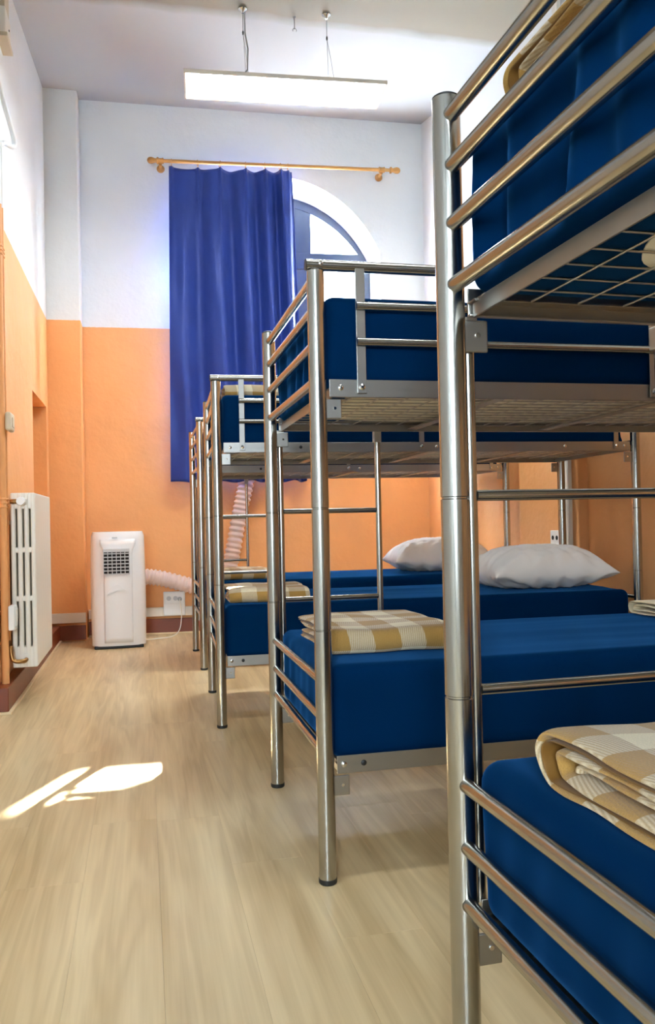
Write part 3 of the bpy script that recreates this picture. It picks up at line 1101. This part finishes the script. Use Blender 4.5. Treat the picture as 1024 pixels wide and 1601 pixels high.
# ------------------------------------------------------------------ ceiling lamps
def panel_lamp(c, rz_, hang, label):
    L_, D_ = 1.25, 0.325
    root = empty('pendant_panel_lamp', c, rz_)
    mb = MB()
    f = 0.012
    for a, b in (((-L_ / 2, -D_ / 2, 0), (L_ / 2, -D_ / 2 + f, 0.022)), ((-L_ / 2, D_ / 2 - f, 0), (L_ / 2, D_ / 2, 0.022)),
                 ((-L_ / 2, -D_ / 2 + f, 0), (-L_ / 2 + f, D_ / 2 - f, 0.022)), ((L_ / 2 - f, -D_ / 2 + f, 0), (L_ / 2, D_ / 2 - f, 0.022))):
        mb.box(a, b, 0.001)
    mb.build('frame', 'lamp_frame', root)
    MB().box((-L_ / 2 + f, -D_ / 2 + f, 0.018), (L_ / 2 - f, D_ / 2 - f, 0.022)).build('back_plate', 'lamp_frame', root)
    MB().box((-L_ / 2 + f, -D_ / 2 + f, 0.003), (L_ / 2 - f, D_ / 2 - f, 0.008)).build('diffuser', hang, root)
    top = 4.139 - c[2]
    for k, x in enumerate((-0.255, 0.275)):
        MB().lathe([(0.028, top), (0.028, top - 0.006), (0.012, top - 0.020), (0.006, top - 0.03)], 20, c=(x, 0.0, 0)).build('ceiling_cup', 'chrome', root, True, A30)
        MB().tube([(x, 0, top - 0.025), (x, 0, top - 0.15)], 0.0022, 8).build('suspension_wire', 'cable_grey', root, True)
        MB().lathe([(0.005, top - 0.165), (0.006, top - 0.15), (0.003, top - 0.14)], 12, c=(x, 0, 0)).build('wire_grip', 'black_plastic', root, True, A30)
        for s in (-1, 1):
            path = [(x, 0, top - 0.16), (x + 0.012, s * 0.05, (top - .16) * .6), (x + 0.02, s * 0.125, 0.028)]
            MB().tube(path, 0.0015, 6).build('suspension_wire', 'cable_grey', root, True)
            MB().lathe([(0.010, 0.022), (0.010, 0.032), (0.005, 0.040)], 14, c=(x + 0.02, s * 0.125, 0)).build('wire_anchor', 'chrome', root, True, A30)
    x = -0.255
    pth = []
    P_ = [(x + 0.012, 0.0, top - 0.01), (x + 0.012, 0, top - 0.15), (x + 0.028, -0.005, top * .5), (x + 0.022, -0.01, 0.12), (x - 0.02, -0.02, 0.06), (x - 0.10, -0.03, 0.028)]
    for k in range(len(P_) - 1):
        for q in range(6):
            pth.append(Vector(P_[k]).lerp(Vector(P_[k + 1]), q / 6))
    MB().tube(pth, 0.0042, 8).build('power_cable', 'cable_grey', root, True)
    arcp = [(-0.62 + 0.07 * q / 10, -0.10, 0.022 + 0.018 * math.sin(PI * q / 10)) for q in range(11)]
    MB().tube(arcp, 0.003, 8).build('cable_loop', 'cable_grey', root, True)
    tag(root, label, 'lamp', 'hanging panel lamps')
    return root
panel_lamp((0.918, 5.125, 3.63), -0.068, 'lamp_diffuser', 'slim rectangular light panel hanging on wires in front of the window')
panel_lamp((0.85, 1.7, 3.63), -0.02, 'fill_lamp_diffuser', 'added unseen fill light panel hanging on wires above the bed third from the window')  # second lamp out of view, added as fill light
hk = MB()
hk.lathe([(0.010, 4.140), (0.010, 4.132), (0.003, 4.128), (0.003, 4.06)], 12, c=(0.997, 5.172, 0))
hk.tube([(0.997 + 0.012 * math.cos(a) - 0.0, 5.172, 4.055 + 0.012 * math.sin(a)) for a in [PI * q / 8 * 1.4 - 0.6 for q in range(9)]], 0.0022, 6)
tag(hk.build('ceiling_hook', 'cable_grey', None, True, A30), 'small bare hook in the ceiling between the lamp wires', 'hook')

# ------------------------------------------------------------------ portable air conditioner
AW, AD, AH = 0.40, 0.36, 0.875
ac = empty('portable_air_conditioner', (-0.198, 6.62, 0), 0.02)
tag(ac, 'white portable air conditioner with square grille beside the radiator corner', 'air conditioner')
def ac_body():
    bm = bmesh.new()
    rows = []
    NZ, NA = 26, 64
    for j in range(NZ + 1):
        t_ = j / NZ
        z = 0.022 + (AH - 0.022) * t_
        grow = 1.0 + 0.03 * math.sin(PI * min(1, t_ * 1.0)) - 0.02 * t_
        shrink = 1.0
        if z > AH - 0.04:
            q = (z - (AH - 0.04)) / 0.04
            shrink = 1 - 0.055 * q ** 2.4
        row = []
        for k in range(NA):
            a = 2 * PI * k / NA
            ca, sa = math.cos(a), math.sin(a)
            e = 0.34
            x = math.copysign(abs(ca) ** e, ca) * AW / 2 * grow * shrink
            y = math.copysign(abs(sa) ** e, sa) * AD / 2 * grow * shrink
            if y < 0:
                y -= 0.028 * (1 - (x / (AW / 2)) ** 2) * shrink   # bowed front
            row.append(bm.verts.new((x, y, z)))
        rows.append(row)
    for j in range(NZ):
        for k in range(NA):
            k2 = (k + 1) % NA
            bm.faces.new((rows[j][k], rows[j][k2], rows[j + 1][k2], rows[j + 1][k]))
    bm.faces.new(rows[-1])
    bm.faces.new(rows[0][::-1])
    me = bpy.data.meshes.new('body')
    bm.to_mesh(me); bm.free()
    me.materials.append(M['ac_white'])
    for p in me.polygons:
        p.use_smooth = True
    me.set_sharp_from_angle(angle=math.radians(40))
    o = bpy.data.objects.new('body', me)
    COL.objects.link(o)
    o.parent = ac
    return o
body = ac_body()
MB().box((-AW / 2 + 0.02, -AD / 2 - 0.008, 0.0), (AW / 2 - 0.02, AD / 2 - 0.02, 0.024), 0.006).build('base', 'black_plastic', ac)
FY = -AD / 2 - 0.030
# raised front panel
vs, fs = [], []
nq = 16
for j, (z0) in enumerate([0.045 + (AH - 0.10) * q / 20 for q in range(21)]):
    for k in range(nq + 1):
        s = -1 + 2 * k / nq
        half = 0.105 + 0.03 * math.exp(-((z0 - 0.80) / 0.05) ** 2)
        x = s * half
        y = -AD / 2 * 1.03 - 0.028 * (1 - (x / (AW / 2)) ** 2) - 0.004 * (1 - s ** 8)
        vs.append((x, y, z0))
for j in range(20):
    for k in range(nq):
        a = j * (nq + 1) + k
        fs.append((a, a + 1, a + nq + 2, a + nq + 1))
fp = MB().add(vs, fs).build('front_panel', 'ac_white', ac, True)
fp.modifiers.new('t', 'SOLIDIFY').thickness = 0.004
# grille: dark recess and bars
gx0, gx1, gz0, gz1 = -0.103, 0.083, 0.560, 0.745
gy = FY - 0.012
g = MB().box((gx0, gy + 0.002, gz0), (gx1, gy + 0.016, gz1), 0.002).build('grille', 'dark_gap', ac)
mb = MB()
for k in range(7):
    x = gx0 + (gx1 - gx0) * k / 6
    MB().box((x - 0.0028, gy - 0.006, gz0 - 0.003), (x + 0.0028, gy + 0.004, gz1 + 0.003), 0.001).build('grille_bar', 'grille_grey', g)
for k in range(8):
    z = gz0 + (gz1 - gz0) * k / 7.3
    MB().box((gx0 - 0.003, gy - 0.004, z - 0.0038), (gx1 + 0.003, gy + 0.004, z + 0.0038), 0.001).build('grille_bar', 'grille_grey', g)
MB().box((gx0 - 0.003, gy - 0.005, gz1 - 0.022), (gx1 + 0.003, gy + 0.004, gz1 + 0.004), 0.002).build('grille_flap', 'grille_grey', g)
MB().box((-0.04, FY - 0.014, 0.825), (0.0, FY - 0.004, 0.836), 0.002).build('display', 'grille_grey', ac)
# raised swoosh in the shape of the glare along the wavy front
vs = []
sw = [(-0.085, 0.405), (-0.065, 0.44), (-0.035, 0.475), (-0.01, 0.487), (0.015, 0.475), (0.04, 0.452), (0.055, 0.435), (0.02, 0.440), (-0.02, 0.436), (-0.055, 0.420)]
k = len(sw)
vs = [(x, gy - 0.004, z) for x, z in sw] + [(x, gy + 0.012, z) for x, z in sw]
MB().add(vs, [tuple(range(k)), tuple(reversed(range(k, 2 * k)))] + [(i, (i + 1) % k, k + (i + 1) % k, k + i) for i in range(k)]).build('glare_swoosh', 'ac_white', ac)
for x in (-0.15, 0.15):
    for y in (-0.12, 0.12):
        pass
def smooth_path(P_, n=10):
    out = []
    P_ = [Vector(p) for p in P_]
    for i in range(len(P_) - 1):
        p0 = P_[max(0, i - 1)]; p1 = P_[i]; p2 = P_[i + 1]; p3 = P_[min(len(P_) - 1, i + 2)]
        for k in range(n):
            t_ = k / n
            out.append(0.5 * ((2 * p1) + (p2 - p0) * t_ + (2 * p0 - 5 * p1 + 4 * p2 - p3) * t_ ** 2 + (3 * p1 - p0 - 3 * p2 + p3) * t_ ** 3))
    out.append(P_[-1])
    return out
# exhaust hose: out of the back, along the wall, up behind the curtain into the window
ctrl = [bw(-0.62, 0.27, 0.50), bw(-0.45, 0.16, 0.50), bw(-0.25, 0.11, 0.475), bw(0.0, 0.105, 0.405), bw(0.18, 0.105, 0.37), bw(0.30, 0.10, 0.46), bw(0.36, 0.09, 0.70), bw(0.42, 0.08, 1.00), bw(0.48, 0.066, 1.26), bw(0.52, -0.02, 1.50), bw(0.53, -0.20, 1.62), bw(0.53, -0.39, 1.66)]
hp = smooth_path(ctrl, 26)
inv = ac.matrix_basis.inverted()
hp = [inv @ p for p in hp]
MB().tube(hp, 0.06, 20, True, rf=lambda i: 0.062 + (0.006 if (i // 2) % 2 else -0.004)).build('exhaust_hose', 'hose_plastic', ac, True)
# wall socket on the trunking
so_ = empty('wall_socket', bw(-0.14, 0.0, 0.155), BA)
tag(so_, 'white double wall socket box on the trunking beside the air conditioner', 'socket')
MB().box((-0.09, -0.052, 0.0), (0.09, 0.0, 0.20), 0.006).build('box', 'white_plastic', so_)
MB().box((-0.082, -0.056, 0.10), (0.082, -0.050, 0.19), 0.003).build('face_plate', 'white_plastic', so_)
for x in (-0.045, 0.01):
    MB().lathe([(0.019, -0.0565), (0.019, -0.0575), (0.016, -0.0575)], 20, 'y', (x, 0, 0.145)).build('outlet', 'grille_grey', so_, True, A30)
MB().lathe([(0.016, -0.056), (0.018, -0.075), (0.012, -0.090), (0.007, -0.098)], 18, 'y', (0.045, 0, 0.140)).build('plug', 'grille_grey', ac, True, A30)
plug = ac.children[-1]
plug.matrix_parent_inverse = ac.matrix_basis.inverted()
plug.location = bw(-0.14, 0.0, 0.155)
plug.rotation_euler = (0, 0, BA)
cp = [bw(-0.095, 0.098, 0.292), bw(-0.09, 0.115, 0.25), bw(-0.083, 0.12, 0.15), bw(-0.10, 0.15, 0.05), bw(-0.15, 0.22, 0.008), bw(-0.23, 0.30, 0.006), bw(-0.36, 0.36, 0.006), bw(-0.44, 0.40, 0.03)]
MB().tube([inv @ p for p in smooth_path(cp, 10)], 0.0042, 8).build('power_cord', 'conduit_white', ac, True)

# ------------------------------------------------------------------ radiator
rad = empty('radiator', (-0.680, 4.60, 0.19), 0)
tag(rad, 'white cast-iron column radiator on the wall beside the niche', 'radiator')
RWd, RH = 0.125, 0.915
def section(y, parent):
    mb = MB()
    cw = 0.0250
    for k in range(4):
        x = (RWd - cw) * k / 3
        mb.box((x, y, 0.0), (x + cw, y + 0.046, RH), 0.008)
    for z0, z1 in ((0.0, 0.11), (0.345, 0.375), (0.600, 0.630), (RH - 0.085, RH)):
        mb.box((0.002, y + 0.003, z0), (RWd - 0.002, y + 0.043, z1), 0.006)
    return mb.build('section', 'radiator_white', parent)
s0 = section(0, rad)
for k in range(1, 15):
    o = s0.copy()
    COL.objects.link(o)
    o.parent = rad
    o.location = (0, 0.0472 * k, 0)
for z in (0.05, RH - 0.045):
    MB().tube([(RWd / 2, 0.012, z), (RWd / 2, 0.0472 * 14 + 0.02, z)], 0.024, 14).build('nipple_tube', 'radiator_white', rad, True, A30)
    p = MB().lathe([(0.018, -0.012), (0.026, -0.010), (0.026, 0.004)], 6, 'y', (0.062, 0, z)).build('end_plug', 'radiator_white', rad)
MB().tube([(0.062, -0.01, RH - 0.045), (0.03, -0.03, RH - 0.045), (0.003, -0.034, RH - 0.045)], 0.012, 12).build('valve', 'brass', rad, True)
MB().lathe([(0.020, -0.055), (0.022, -0.045), (0.022, -0.012)], 16, 'y', (0.058, 0.0, RH - 0.045)).build('valve_knob', 'white_plastic', rad, True, A30)
MB().tube(smooth_path([(0.07, -0.005, 0.045), (0.06, -0.04, 0.04), (0.01, -0.05, 0.05), (-0.003, -0.04, 0.12)], 8), 0.011, 12).build('return_valve', 'brass', rad, True)
for y in (0.10, 0.55):
    for z in (0.2, 0.75):
        MB().box((-0.045, y, z), (0.03, y + 0.02, z + 0.02), 0.002).build('wall_bracket', 'radiator_white', rad)

# heating pipes up the wall, painted like the wall
pipes = [('heating_pipe', [(WL + 0.035, 4.565, 0.34), (WL + 0.035, 4.565, 0.6), (WL + 0.035, 4.565, 1.2), (WL + 0.035, 4.565, 2.75), (WL + 0.035, 4.63, 2.95), (WL + 0.075, 4.80, 3.03), (WL + 0.04, 4.62, 3.22), (WL + 0.03, 4.5, 3.40), (WL + 0.03, 4.48, 4.13)], 0.013, 'slim heating pipe beside the radiator, kinked near its top'),
         ('heating_pipe', [(WL + 0.030, 4.50, 0.0), (WL + 0.030, 4.50, 2.0), (WL + 0.030, 4.50, 2.95), (WL + 0.03, 4.40, 3.2), (WL + 0.03, 4.36, 3.6), (WL + 0.03, 4.36, 4.13)], 0.018, 'thicker straight heating pipe running up the wall beside the radiator')]
for nm, P_, r, lab in pipes:
    o = MB().tube(smooth_path(P_, 12), r, 14).build(nm, 'wall_paint', None, True, A30)
    tag(o, lab, 'pipe', 'heating pipes')
    for z in (1.05, 2.35):
        xx = WL + 0.035 if r < 0.015 else WL + 0.030
        yy = 4.565 if r < 0.015 else 4.50
        for dz in (-0.02, 0.0, 0.02):
            MB().lathe([(r + 0.001, z + dz - 0.006), (r + 0.004, z + dz - 0.003), (r + 0.004, z + dz + 0.003), (r + 0.001, z + dz + 0.006)], 14, c=(xx, yy, 0)).build('collar', 'wall_paint', o, True, A30)
th = empty('thermostat', (WL, 4.66, 1.42))
tag(th, 'beige thermostat box on the heating pipes', 'thermostat')
MB().box((0.0505, -0.19, 0.0), (0.080, -0.06, 0.095), 0.010).build('cover', 'beige_plastic', th)
MB().box((0.080, -0.15, 0.02), (0.084, -0.09, 0.07), 0.002).build('dial_plate', 'beige_plastic', th)
sb = empty('switch_box', (WL, 4.50, 0.40))
tag(sb, 'small white switch box on the wall beside the radiator', 'switch')
MB().box((0.0505, -0.03, 0.0), (0.082, 0.07, 0.125), 0.006).build('box', 'white_plastic', sb)
MB().box((0.082, -0.015, 0.02), (0.086, 0.055, 0.11), 0.003).build('rocker', 'white_plastic', sb)
jb = empty('junction_box', (WL, 4.85, 3.60))
tag(jb, 'beige junction box with conduit high on the radiator wall', 'junction box')
MB().box((0.0, -0.09, 0.02), (0.045, 0.10, 0.17), 0.006).build('lower_box', 'conduit_white', jb)
MB().box((0.0, -0.10, 0.0), (0.055, 0.11, 0.022), 0.003).build('base_rim', 'beige_plastic', jb)
MB().box((0.0, -0.07, 0.172), (0.040, 0.08, 0.31), 0.004).build('upper_box', 'beige_plastic', jb)
MB().tube([(0.02, -0.03, 0.31), (0.02, -0.03, 0.535)], 0.010, 12).build('conduit', 'conduit_white', jb, True, A30)
MB().tube([(0.02, 0.03, 0.31), (0.02, 0.03, 0.535)], 0.010, 12).build('conduit', 'conduit_white', jb, True, A30)
MB().lathe([(0.006, 0.044), (0.006, 0.048)], 12, 'x', (0, 0.03, 0.10)).build('screw', 'dark_gap', jb)

# ------------------------------------------------------------------ conduit and socket at the bed heads
xr = wr(4.84) - 0.055
o = MB().box((xr - 0.024, 4.515, 0.12), (xr, 4.580, 4.13), 0.003).build('cable_conduit', 'conduit_white')
tag(o, 'white upright cable conduit on the pilaster at the bed heads', 'conduit')
ws = empty('wall_socket', (xr, 4.70, 0.745))
tag(ws, 'small white wall socket beside the upright conduit', 'socket')
MB().box((-0.022, -0.06, 0.0), (0.0, 0.06, 0.09), 0.004).build('face_plate', 'white_plastic', ws)
for y in (-0.025, 0.025):
    MB().lathe([(0.014, -0.0225), (0.014, -0.024)], 16, 'x', (0, y, 0.045)).build('outlet', 'dark_gap', ws)
